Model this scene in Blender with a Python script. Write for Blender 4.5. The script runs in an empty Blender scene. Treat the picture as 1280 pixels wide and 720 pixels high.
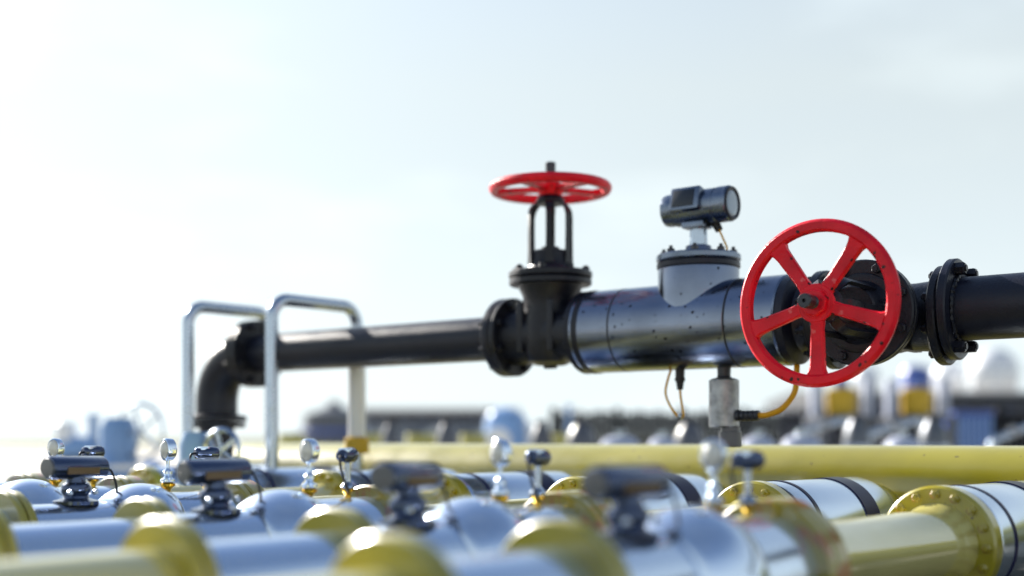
import bpy, bmesh, math, random
from mathutils import Vector, Matrix
R = math.radians
random.seed(7)
scene = bpy.context.scene
col = scene.collection

# ------------------------------------------------------------------ camera
EYE = 0.56            # camera height above the slab
F = 1500.0            # focal length in pixels of the 1280 px wide photograph
HOR = 547.0           # horizon row
cam_d = bpy.data.cameras.new('Camera')
cam = bpy.data.objects.new('Camera', cam_d)
col.objects.link(cam)
cam.location = (0, 0, EYE)
cam.rotation_euler = (R(90), 0, 0)
cam_d.sensor_width = 36
cam_d.lens = 36 * F / 1280
cam_d.shift_y = (HOR - 360) / 1280
cam_d.clip_start = 0.05
cam_d.clip_end = 4000
cam_d.dof.use_dof = True
cam_d.dof.focus_distance = 3.76
cam_d.dof.aperture_fstop = 0.72
cam_d.dof.aperture_blades = 0
scene.camera = cam

# ------------------------------------------------------------------ sky, sun, exposure
SUN_AZ, SUN_EL = R(-42), R(26)
w = bpy.data.worlds.new('World')
scene.world = w
w.use_nodes = True
nt = w.node_tree
nt.nodes.clear()
sky = nt.nodes.new('ShaderNodeTexSky')
sky.sky_type = 'NISHITA'
sky.sun_disc = False
sky.sun_elevation = SUN_EL
sky.sun_rotation = SUN_AZ
sky.air_density = 1.0
sky.dust_density = 0.8
sky.ozone_density = 3.0
bg = nt.nodes.new('ShaderNodeBackground')
bg.inputs['Strength'].default_value = 0.07
wo = nt.nodes.new('ShaderNodeOutputWorld')
# thin cloud veil: a whitish layer, denser towards the horizon and broken up by noise
tc = nt.nodes.new('ShaderNodeTexCoord')
sep = nt.nodes.new('ShaderNodeSeparateXYZ')
mp = nt.nodes.new('ShaderNodeMapping')
mp.inputs['Scale'].default_value = (1.6, 1.6, 5.0)
nz = nt.nodes.new('ShaderNodeTexNoise')
nz.inputs['Scale'].default_value = 1.7
nz.inputs['Detail'].default_value = 5
nz.inputs['Roughness'].default_value = 0.55
el = nt.nodes.new('ShaderNodeMapRange')
el.inputs['From Min'].default_value = 0.28
el.inputs['From Max'].default_value = 0.72
el.inputs['To Min'].default_value = 0.96
el.inputs['To Max'].default_value = 0.08
cl = nt.nodes.new('ShaderNodeMapRange')
cl.inputs['From Min'].default_value = 0.42
cl.inputs['From Max'].default_value = 0.68
cl.inputs['To Min'].default_value = -0.02
cl.inputs['To Max'].default_value = 0.04
ad = nt.nodes.new('ShaderNodeMath'); ad.operation = 'ADD'; ad.use_clamp = True
mx = nt.nodes.new('ShaderNodeMix'); mx.data_type = 'RGBA'
L = nt.links.new
L(tc.outputs['Generated'], sep.inputs[0])
L(tc.outputs['Generated'], mp.inputs['Vector'])
L(mp.outputs['Vector'], nz.inputs['Vector'])
L(sep.outputs['Z'], el.inputs['Value'])
L(nz.outputs['Fac'], cl.inputs['Value'])
L(el.outputs['Result'], ad.inputs[0])
L(cl.outputs['Result'], ad.inputs[1])
L(ad.outputs[0], mx.inputs[0])
L(sky.outputs[0], mx.inputs[6])
# the veil scatters forward: it brightens smoothly towards the sun
dt = nt.nodes.new('ShaderNodeVectorMath'); dt.operation = 'DOT_PRODUCT'
dt.inputs[1].default_value = (math.sin(SUN_AZ) * math.cos(SUN_EL), math.cos(SUN_AZ) * math.cos(SUN_EL), math.sin(SUN_EL))
L(tc.outputs['Generated'], dt.inputs[0])
mz = nt.nodes.new('ShaderNodeMath'); mz.operation = 'MAXIMUM'; mz.inputs[1].default_value = 0
L(dt.outputs['Value'], mz.inputs[0])
pw = nt.nodes.new('ShaderNodeMath'); pw.operation = 'POWER'; pw.inputs[1].default_value = 5
L(mz.outputs[0], pw.inputs[0])
ma = nt.nodes.new('ShaderNodeMath'); ma.operation = 'MULTIPLY_ADD'; ma.inputs[1].default_value = 0.5; ma.inputs[2].default_value = 1.0
L(pw.outputs[0], ma.inputs[0])
vs_ = nt.nodes.new('ShaderNodeVectorMath'); vs_.operation = 'SCALE'
vs_.inputs[0].default_value = (4.15, 4.65, 4.8)
# brighter thin cloud patches and haze low down
cb_ = nt.nodes.new('ShaderNodeMapRange')
cb_.inputs['From Min'].default_value = 0.50; cb_.inputs['From Max'].default_value = 0.66
cb_.inputs['To Min'].default_value = 0.0; cb_.inputs['To Max'].default_value = 0.14
L(nz.outputs['Fac'], cb_.inputs['Value'])
hb = nt.nodes.new('ShaderNodeMapRange'); hb.interpolation_type = 'SMOOTHSTEP'
hb.inputs['From Min'].default_value = 0.0; hb.inputs['From Max'].default_value = 0.30
hb.inputs['To Min'].default_value = 0.24; hb.inputs['To Max'].default_value = 0.0
L(sep.outputs['Z'], hb.inputs['Value'])
s1_ = nt.nodes.new('ShaderNodeMath'); s1_.operation = 'ADD'
L(cb_.outputs[0], s1_.inputs[0]); L(hb.outputs[0], s1_.inputs[1])
s2_ = nt.nodes.new('ShaderNodeMath'); s2_.operation = 'ADD'
L(s1_.outputs[0], s2_.inputs[0]); L(ma.outputs[0], s2_.inputs[1])
L(s2_.outputs[0], vs_.inputs['Scale'])
L(vs_.outputs[0], mx.inputs[7])
L(mx.outputs[2], bg.inputs['Color'])
L(bg.outputs[0], wo.inputs['Surface'])

sl = bpy.data.lights.new('Sun', 'SUN')
sl.energy = 5.0
sl.angle = R(0.53)
sl.color = (1.0, 0.95, 0.87)
sun = bpy.data.objects.new('Sun', sl)
col.objects.link(sun)
sdir = Vector((math.sin(SUN_AZ) * math.cos(SUN_EL), math.cos(SUN_AZ) * math.cos(SUN_EL), math.sin(SUN_EL)))
sun.rotation_euler = sdir.to_track_quat('Z', 'Y').to_euler()
sun.location = (-8, 8, 10)

scene.view_settings.view_transform = 'Standard'
scene.view_settings.look = 'None'
scene.view_settings.gamma = 1
scene.view_settings.exposure = 1.3
scene.render.engine = 'CYCLES'
scene.cycles.use_denoising = True
scene.cycles.max_bounces = 8
scene.cycles.sample_clamp_indirect = 6
scene.cycles.caustics_reflective = False
scene.cycles.caustics_refractive = False

# ------------------------------------------------------------------ helpers
def at(px, py, z):
    """a photograph pixel at depth z (metres from the camera plane) as a place in the world"""
    return Vector(((px - 640) / F * z, z, EYE + (HOR - py) / F * z))

class MB:
    """collects rings, boxes and tubes and links them as one mesh object"""
    def __init__(s):
        s.v = []; s.f = []
    def _add(s, vs, fs, M=None):
        o = len(s.v)
        s.v += [tuple(M @ Vector(p)) if M is not None else tuple(p) for p in vs]
        s.f += [tuple(i + o for i in f) for f in fs]
        return s
    def lathe(s, prof, M=None, seg=48, closed=False, sy=1, sz=1):
        """prof: (x, r) pairs, revolved about local X"""
        vs, fs = [], []
        n = len(prof)
        for (x, r) in prof:
            for k in range(seg):
                a = 2 * math.pi * k / seg
                vs.append((x, r * math.cos(a) * sy, r * math.sin(a) * sz))
        for i in range(n if closed else n - 1):
            j = (i + 1) % n
            for k in range(seg):
                q = (k + 1) % seg
                fs.append((i * seg + k, i * seg + q, j * seg + q, j * seg + k))
        if not closed:
            fs.append(tuple(range(seg))[::-1])
            fs.append(tuple((n - 1) * seg + k for k in range(seg)))
        return s._add(vs, fs, M)
    def box(s, sx, sy, sz, M=None, b=0.0):
        if b <= 0:
            vs = [(x * sx / 2, y * sy / 2, z * sz / 2) for x in (-1, 1) for y in (-1, 1) for z in (-1, 1)]
            fs = [(0, 1, 3, 2), (4, 6, 7, 5), (0, 4, 5, 1), (2, 3, 7, 6), (0, 2, 6, 4), (1, 5, 7, 3)]
            return s._add(vs, fs, M)
        bm = bmesh.new()
        bmesh.ops.create_cube(bm, size=1)
        for v in bm.verts:
            v.co = Vector((v.co.x * sx, v.co.y * sy, v.co.z * sz))
        bmesh.ops.bevel(bm, geom=bm.edges[:], offset=b, segments=2, affect='EDGES', profile=0.6)
        bm.verts.ensure_lookup_table()
        vs = [v.co.copy() for v in bm.verts]
        fs = [[v.index for v in f.verts] for f in bm.faces]
        bm.free()
        return s._add(vs, fs, M)
    def tube(s, pts, r, seg=12, M=None):
        pts = [Vector(p) for p in pts]
        rr = r if isinstance(r, (list, tuple)) else [r] * len(pts)
        vs, fs = [], []
        up = None
        for i, p in enumerate(pts):
            t = (pts[min(i + 1, len(pts) - 1)] - pts[max(i - 1, 0)]).normalized()
            if up is None:
                ref = Vector((0, 0, 1)) if abs(t.z) < 0.9 else Vector((1, 0, 0))
                up = (ref - t * ref.dot(t)).normalized()
            else:
                up = (up - t * up.dot(t)).normalized()
            sd = t.cross(up)
            for k in range(seg):
                a = 2 * math.pi * k / seg
                vs.append(p + (up * math.cos(a) + sd * math.sin(a)) * rr[i])
        n = len(pts)
        for i in range(n - 1):
            for k in range(seg):
                q = (k + 1) % seg
                fs.append((i * seg + k, i * seg + q, (i + 1) * seg + q, (i + 1) * seg + k))
        fs.append(tuple(range(seg))[::-1])
        fs.append(tuple((n - 1) * seg + k for k in range(seg)))
        return s._add(vs, fs, M)
    def mesh(s, name, m):
        me = bpy.data.meshes.new(name)
        me.from_pydata(s.v, [], s.f)
        bm = bmesh.new(); bm.from_mesh(me)
        bmesh.ops.recalc_face_normals(bm, faces=bm.faces[:])
        bm.to_mesh(me); bm.free()
        me.polygons.foreach_set('use_smooth', [True] * len(me.polygons))
        me.set_sharp_from_angle(angle=R(32))
        if m: me.materials.append(m)
        return me
    def build(s, name, m, parent=None, loc=(0, 0, 0), rot=(0, 0, 0)):
        return put(name, s.mesh(name, m), parent, loc, rot)

def put(name, me, parent=None, loc=(0, 0, 0), rot=(0, 0, 0)):
    o = bpy.data.objects.new(name, me)
    col.objects.link(o)
    o.parent = parent
    o.location = loc
    o.rotation_euler = rot
    return o

def tag(o, label=None, cat=None, group=None, kind=None):
    if label: o['label'] = label
    if cat: o['category'] = cat
    if group: o['group'] = group
    if kind: o['kind'] = kind
    return o

def thing(name, label, cat, loc=(0, 0, 0), rz=0, group=None):
    o = put(name, None, None, loc, (0, 0, rz))
    o.empty_display_size = 0.1
    return tag(o, label, cat, group)

def copy_tree(o, parent=None):
    c = o.copy()
    col.objects.link(c)
    c.parent = parent
    for ch in list(o.children):
        copy_tree(ch, c)
    return c

ZAX = Matrix.Rotation(R(-90), 4, 'Y')          # local X -> world Z
def T(x, y, z): return Matrix.Translation((x, y, z))
def disc(x0, x1, r, c=0.004, inner=None):
    p = [(x0, r - c), (x0 + c, r), (x1 - c, r), (x1, r - c)]
    if inner: p = [(x0, inner)] + p + [(x1, inner)]
    return p
def smooth_path(pts, n=8):
    P = [Vector(p) for p in pts]
    P = [P[0] * 2 - P[1]] + P + [P[-1] * 2 - P[-2]]
    out = []
    for i in range(1, len(P) - 2):
        for k in range(n):
            t = k / n
            a, b, c, d = P[i - 1], P[i], P[i + 1], P[i + 2]
            out.append(0.5 * ((2 * b) + (c - a) * t + (2 * a - 5 * b + 4 * c - d) * t * t + (3 * b - a - 3 * c + d) * t ** 3))
    out.append(P[-2])
    return out
def fillet(pts, rad, n=8):
    P = [Vector(p) for p in pts]
    out = [P[0]]
    for i in range(1, len(P) - 1):
        a = (P[i - 1] - P[i]).normalized(); b = (P[i + 1] - P[i]).normalized()
        ang = a.angle(b); d = rad / math.tan(ang / 2)
        p0, p1 = P[i] + a * d, P[i] + b * d
        c = P[i] + (a + b).normalized() * (rad / math.sin(ang / 2))
        for k in range(n + 1):
            t = k / n
            q = (p0 - c).lerp(p1 - c, t).normalized() * rad
            out.append(c + q)
    out.append(P[-1])
    return out

# ------------------------------------------------------------------ materials
def mat(name, base, rough=0.4, *a_, cior=1.5, **k_):
    m = mat_(name, base, rough, *a_, **k_)
    m.node_tree.nodes['Principled BSDF'].inputs['Coat IOR'].default_value = cior
    return m
def mat_(name, base, rough=0.4, metal=0.0, coat=0.0, bump=0.0, bscale=60, var=0.0, vscale=8, specks=None, sscale=40,
        sthr=0.2, rvar=0.0, stretch=None, rust=None, rthr=0.62, coat_rough=0.08):
    m = bpy.data.materials.new(name)
    m.use_nodes = True
    n = m.node_tree.nodes; lk = m.node_tree.links.new
    p = n['Principled BSDF']
    p.inputs['Roughness'].default_value = rough
    p.inputs['Metallic'].default_value = metal
    p.inputs['Coat Weight'].default_value = coat
    p.inputs['Coat Roughness'].default_value = coat_rough
    tcn = n.new('ShaderNodeTexCoord')
    vec = tcn.outputs['Object']
    c = None
    rgb = n.new('ShaderNodeRGB'); rgb.outputs[0].default_value = (*base, 1); c = rgb.outputs[0]
    def noise(sc, det=4, v=None):
        q = n.new('ShaderNodeTexNoise'); q.inputs['Scale'].default_value = sc; q.inputs['Detail'].default_value = det
        lk(v or vec, q.inputs['Vector']); return q.outputs['Fac']
    def ramp(src, a, b, lo=0.0, hi=1.0):
        q = n.new('ShaderNodeMapRange'); q.inputs['From Min'].default_value = a; q.inputs['From Max'].default_value = b
        q.inputs['To Min'].default_value = lo; q.inputs['To Max'].default_value = hi
        lk(src, q.inputs['Value']); return q.outputs['Result']
    def mixc(fac, a, col2):
        q = n.new('ShaderNodeMix'); q.data_type = 'RGBA'
        lk(fac, q.inputs[0]); lk(a, q.inputs[6])
        if isinstance(col2, tuple): q.inputs[7].default_value = (*col2, 1)
        else: lk(col2, q.inputs[7])
        return q.outputs[2]
    if var:
        c = mixc(ramp(noise(vscale), 0.35, 0.7, 0, var), c, tuple(x * 0.45 for x in base))
    fac_wear = None
    if rust:
        fac_wear = ramp(noise(vscale * 1.7, 8), rthr, rthr + 0.06)
        c = mixc(fac_wear, c, rust)
    if specks:
        vo = n.new('ShaderNodeTexVoronoi'); vo.inputs['Scale'].default_value = sscale
        wv = n.new('ShaderNodeVectorMath'); wv.operation = 'ADD'
        nn = n.new('ShaderNodeTexNoise'); nn.inputs['Scale'].default_value = sscale * 2
        lk(vec, nn.inputs['Vector'])
        sc_ = n.new('ShaderNodeVectorMath'); sc_.operation = 'SCALE'; sc_.inputs['Scale'].default_value = 0.35 / sscale
        lk(nn.outputs['Color'], sc_.inputs[0]); lk(vec, wv.inputs[0]); lk(sc_.outputs[0], wv.inputs[1])
        lk(wv.outputs[0], vo.inputs['Vector'])
        sf = ramp(vo.outputs['Distance'], sthr, sthr * 0.7)
        gate = ramp(noise(sscale * 0.35, 3), 0.46, 0.50)
        mu = n.new('ShaderNodeMath'); mu.operation = 'MULTIPLY'
        lk(sf, mu.inputs[0]); lk(gate, mu.inputs[1])
        c = mixc(mu.outputs[0], c, specks)
    lk(c, p.inputs['Base Color'])
    if rvar:
        v = vec
        if stretch:
            mpn = n.new('ShaderNodeMapping'); mpn.inputs['Scale'].default_value = stretch
            lk(vec, mpn.inputs['Vector']); v = mpn.outputs['Vector']
        lk(ramp(noise(vscale * 2.3, 6, v), 0.3, 0.7, max(0.02, rough - rvar), rough + rvar), p.inputs['Roughness'])
    if bump:
        bn = n.new('ShaderNodeBump'); bn.inputs['Strength'].default_value = bump; bn.inputs['Distance'].default_value = 0.004
        v = vec
        if stretch:
            mpn = n.new('ShaderNodeMapping'); mpn.inputs['Scale'].default_value = stretch
            lk(vec, mpn.inputs['Vector']); v = mpn.outputs['Vector']
        lk(noise(bscale, 4, v), bn.inputs['Height']); lk(bn.outputs[0], p.inputs['Normal'])
        if coat: lk(bn.outputs[0], p.inputs['Coat Normal'])
    return m

M = {}

M['black'] = mat('black_paint', (0.008, 0.010, 0.022), 0.40, 0, 0.1, 0.30, 160, rvar=0.10, vscale=9, coat_rough=0.2)
M['black_cast'] = mat('black_cast_iron', (0.007, 0.008, 0.015), 0.38, 0, 0.1, 0.45, 120, rvar=0.12, vscale=9, rust=(0.035, 0.025, 0.018), rthr=0.70, coat_rough=0.25)
for k_ in ('black', 'black_cast'):
    M[k_].node_tree.nodes['Principled BSDF'].inputs['Specular IOR Level'].default_value = 0.3
M['bolt'] = mat('dark_bolt_steel', (0.05, 0.052, 0.06), 0.3, 0.7, 0, 0.3, 200)
M['steel'] = mat('brushed_meter_steel', (0.255, 0.29, 0.37), 0.17, 1.0, 0, 0.10, 90, var=0.5, vscale=4, specks=(0.01, 0.01, 0.012),
                 sscale=30, sthr=0.2, rvar=0.08, stretch=(0.35, 6, 6))
M['steel_plain'] = mat('grey_machined_steel', (0.20, 0.235, 0.30), 0.26, 1.0, 0, 0.12, 120, var=0.6, vscale=9, rvar=0.1)
M['seam'] = mat('dark_seam', (0.012, 0.012, 0.014), 0.5)
M['cast_grey'] = mat('galvanised_grey', (0.42, 0.43, 0.45), 0.42, 0.85, 0, 0.5, 90, var=0.85, vscale=26, rvar=0.14)
M['red'] = mat('red_enamel', (0.84, 0.002, 0.020), 0.40, 0, 0.0, 0.45, 110, var=0.55, vscale=11, rust=(0.80, 0.20, 0.20), rthr=0.70, specks=(0.02, 0.006, 0.008), sscale=34, sthr=0.22,
               rvar=0.1, coat_rough=0.15)
M['red'].node_tree.nodes['Principled BSDF'].inputs['Specular IOR Level'].default_value = 0.32
M['yellow'] = mat('yellow_enamel', (0.40, 0.34, 0.004), 0.36, 0, 1.0, 0.05, 40, var=0.35, vscale=7, specks=(0.06, 0.035, 0.01), sscale=28, sthr=0.13, rvar=0.08, coat_rough=0.16, cior=1.75)
M['yellow_header'] = mat('header_yellow_enamel', (0.42, 0.365, 0.012), 0.38, 0, 1.0, 0.06, 40, var=0.35, vscale=3, specks=(0.06, 0.035, 0.01), sscale=20, sthr=0.12, rvar=0.1, coat_rough=0.2, cior=1.85)
M['yellow_gloss'] = mat('glossy_yellow_enamel', (0.60, 0.545, 0.19), 0.35, 0, 1.0, 0.02, 40, var=0.2, vscale=4, rvar=0.06, coat_rough=0.09, cior=2.9)
M['yellow_worn'] = mat('worn_yellow_enamel', (0.36, 0.29, 0.008), 0.36, 0, 1.0, 0.08, 60, var=0.3, vscale=7, rust=(0.36, 0.13, 0.004), rthr=0.52,
                       rvar=0.1, coat_rough=0.13, cior=1.8)
M['chrome'] = mat('polished_steel', (0.73, 0.84, 1.0), 0.19, 0.9, 0, 0.0, 30, var=0.10, vscale=3, rvar=0.03)
M['brass_reflection'] = mat('brass_reflection', (0.62, 0.36, 0.03), 0.22, 1.0)  # golden tone of the gauge bases and of their modelled reflection
M['band'] = mat('dark_blue_band', (0.004, 0.007, 0.06), 0.35)
M['band'].node_tree.nodes['Principled BSDF'].inputs['Specular IOR Level'].default_value = 0.25
M['head'] = mat('dark_blue_housing', (0.05, 0.075, 0.15), 0.17, 0.7, 0.5, 0.1, 90, rvar=0.08)
M['rail'] = mat('satin_rail_steel', (0.46, 0.52, 0.60), 0.24, 1.0, 0, 0.08, 90, rvar=0.08, vscale=10)
M['mirror'] = mat('gauge_glass', (0.80, 0.84, 0.90), 0.08, 0.9)
M['screen'] = mat('dark_display', (0.006, 0.010, 0.018), 0.30, 0, 0.3, coat_rough=0.2)
M['glass_dark'] = mat('lens_glass', (0.16, 0.22, 0.30), 0.12, 0.3, 1.0)
M['cable_yellow'] = mat('yellow_cable', (0.72, 0.36, 0.0), 0.45, 0, 0.0)
M['cable_brown'] = mat('brown_cable', (0.12, 0.07, 0.02), 0.45)
M['rubber'] = mat('black_rubber', (0.012, 0.012, 0.013), 0.55)
M['dial'] = mat('white_dial', (0.74, 0.72, 0.66), 0.3, 0, 1.0, coat_rough=0.05)
M['concrete'] = mat('light_concrete', (0.40, 0.385, 0.35), 0.85, 0, 0, 0.4, 20, var=0.3, vscale=0.7)
M['bounce_cut'] = mat('dark_bounce_cut', (0.115, 0.105, 0.08), 0.9, 0, 0, 1.0, 60, var=0.6, vscale=40)  # dark tone that cuts the light bounced up from the ground
M['grass'] = mat('dry_grass', (0.10, 0.105, 0.03), 0.9, 0, 0, 0.5, 4, var=0.5, vscale=0.05)
M['lightblue'] = mat('pale_blue_paint', (0.20, 0.36, 0.66), 0.35, 0, 0.4, 0.1, 40, var=0.2)
M['blue'] = mat('deep_blue_paint', (0.03, 0.08, 0.36), 0.35, 0, 0.4, var=0.2)
M['cladding'] = mat('pale_blue_cladding', (0.30, 0.35, 0.46), 0.5, 0, 0, 0.2, 8, var=0.25, vscale=0.6)
M['navy'] = mat('slate_blue_cladding', (0.11, 0.135, 0.22), 0.5, 0, 0, 0.2, 8, var=0.3, vscale=0.6)
M['roof'] = mat('dark_roof', (0.035, 0.037, 0.045), 0.6, var=0.3, vscale=0.5)
M['white'] = mat('white_paint', (0.80, 0.81, 0.84), 0.35, 0, 0.4, var=0.12, vscale=2)
M['grey'] = mat('grey_paint', (0.09, 0.095, 0.115), 0.4, 0, 0.3, var=0.3, vscale=4)
M['iron'] = mat('satin_iron', (0.13, 0.14, 0.16), 0.4, 0.6, 0, 0.1, 60, var=0.3)
M['fence'] = mat('dark_fence_paint', (0.010, 0.011, 0.014), 0.7)
M['fence'].node_tree.nodes['Principled BSDF'].inputs['Specular IOR Level'].default_value = 0.15
M['vessel'] = mat('lilac_white_paint', (0.42, 0.45, 0.56), 0.4, 0, 0.3, var=0.2, vscale=3)
M['gold'] = mat('golden_yellow_paint', (0.58, 0.36, 0.008), 0.45, 0, 0.1, var=0.2, vscale=3)
M['window'] = mat('window_glass', (0.05, 0.08, 0.13), 0.1, 0, 1.0)

# ------------------------------------------------------------------ ground
g = MB(); g._add([(-900, -30, 0), (900, -30, 0), (900, 70, 0), (-900, 70, 0)], [(0, 1, 2, 3)])
tag(g.build('ground', M['concrete']), kind='structure')
g = MB(); g._add([(-2600, 70, 0), (2600, 70, 0), (2600, 3000, 0), (-2600, 3000, 0)], [(0, 1, 2, 3)])
tag(g.build('field', M['grass']), kind='structure')

g = MB(); g._add([(-6, -4, 0.004), (7, -4, 0.004), (7, 7.4, 0.004), (-6, 7.4, 0.004)], [(0, 1, 2, 3)])  # dark sheet added under the pipes to weaken light bounced off the slab
tag(g.build('bounce_cut_sheet', M['bounce_cut']), kind='structure')

# ------------------------------------------------------------------ directions
PHI = R(52.7)                                   # the black line runs away to the left
RZ_B = -(math.pi / 2 - PHI)                     # local +X of the black line points right and nearer
AX = 0.415 + EYE                                # height of its axis
X0, Y0 = (1187 - 640) / F * 3.9, 3.9            # a point on it
ca, cb = math.sin(PHI), math.cos(PHI)
def tpx(px):
    k = (px - 640) / F
    return (k * Y0 - X0) / (ca + k * cb)
def bl(t, off=0.0, z=AX):
    return Vector((X0 + ca * t + cb * off, Y0 - cb * t + ca * off, z))

# hexagon bolt, axis local X, head proud towards +X
def hex_mesh(name, r, h, m, stud=0.0):
    b = MB()
    b.lathe([(0, r * 0.98), (h * 0.85, r), (h, r * 0.8)], seg=6)
    if stud: b.lathe([(h, r * 0.5), (h + stud, r * 0.5)], seg=8)
    return b.mesh(name, m)
HEX = hex_mesh('bolt', 0.017, 0.020, M['bolt'], 0.012)
HEX_BLACK = hex_mesh('bolt', 0.0175, 0.024, M['black_cast'], 0.014)
HEX_BON = hex_mesh('bolt', 0.0155, 0.017, M['black_cast'], 0.004)
HEX_SMALL = hex_mesh('bolt', 0.014, 0.016, M['bolt'], 0.010)
HEX_Y = hex_mesh('bolt', 0.0125, 0.012, M['yellow_worn'], 0.008)

def bolts(me, parent, n, rad, x, flip=False, phase=0.0, axis='X', only=None):
    for k in range(n):
        if only and k not in only: continue
        a = 2 * math.pi * (k + phase) / n
        if axis == 'X':
            put('bolt', me, parent, (x, rad * math.cos(a), rad * math.sin(a)), (0, 0, math.pi) if flip else (0, 0, 0))
        else:
            put('bolt', me, parent, (rad * math.cos(a), rad * math.sin(a), x), (0, R(90) if flip else R(-90), 0))

# ------------------------------------------------------------------ handwheel (axis local Z)
def handwheel(parent, z, rot, Rw=0.250):
    root_me = MB()
    rim_c = Rw - 0.021
    prof = []
    for (dr, dz) in [(-0.022, -0.012), (-0.016, -0.018), (0.014, -0.018), (0.024, -0.008), (0.026, 0.004), (0.018, 0.015),
                     (0.012, 0.018), (-0.014, 0.018), (-0.022, 0.012)]:
        prof.append((dz * 1.0, rim_c + dr * 0.78))
    hub = MB()
    hub.lathe([(-0.030, 0.040), (-0.028, 0.046), (0.002, 0.055), (0.012, 0.058), (0.016, 0.055), (0.016, 0.046), (0.018, 0.044)], ZAX, 40)
    h = hub.build('handwheel', M['red'], parent, (0, 0, z), (0, 0, rot))
    rim = MB().lathe(prof, ZAX, 96, closed=True)
    rim.build('rim', M['red'], h)
    # one spoke: chamfered, dished slightly, thickened where it meets the rim
    sp = MB()
    secs = [(0.030, 0.019, 0.012, 0.000), (0.056, 0.020, 0.013, 0.001), (0.075, 0.0185, 0.010, 0.0), (0.180, 0.0225, 0.010, -0.002),
            (0.196, 0.024, 0.012, 0.0), (0.212, 0.030, 0.0145, 0.0)]
    vs, fs = [], []
    for (x, hw, hh, dz) in secs:
        c = 0.005
        for (yy, zz) in [(-hw, -hh), (hw, -hh), (hw, hh - c), (hw - c, hh), (-hw + c, hh), (-hw, hh - c)]:
            vs.append((x, yy, zz + dz))
    for i in range(len(secs) - 1):
        for k in range(6):
            q = (k + 1) % 6
            fs.append((i * 6 + k, i * 6 + q, (i + 1) * 6 + q, (i + 1) * 6 + k))
    fs.append(tuple(range(6))[::-1]); fs.append(tuple((len(secs) - 1) * 6 + k for k in range(6)))
    sp._add(vs, fs)
    sm = sp.mesh('spoke', M['red'])
    for k in range(5):
        put('spoke', sm, h, (0, 0, 0), (0, 0, 2 * math.pi * k / 5))
    nut = MB().lathe([(0.017, 0.041), (0.030, 0.041), (0.034, 0.037)], ZAX, 8)
    nut.build('nut', M['red'], h, (0, 0, 0), (0, 0, R(10)))
    return h

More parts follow.
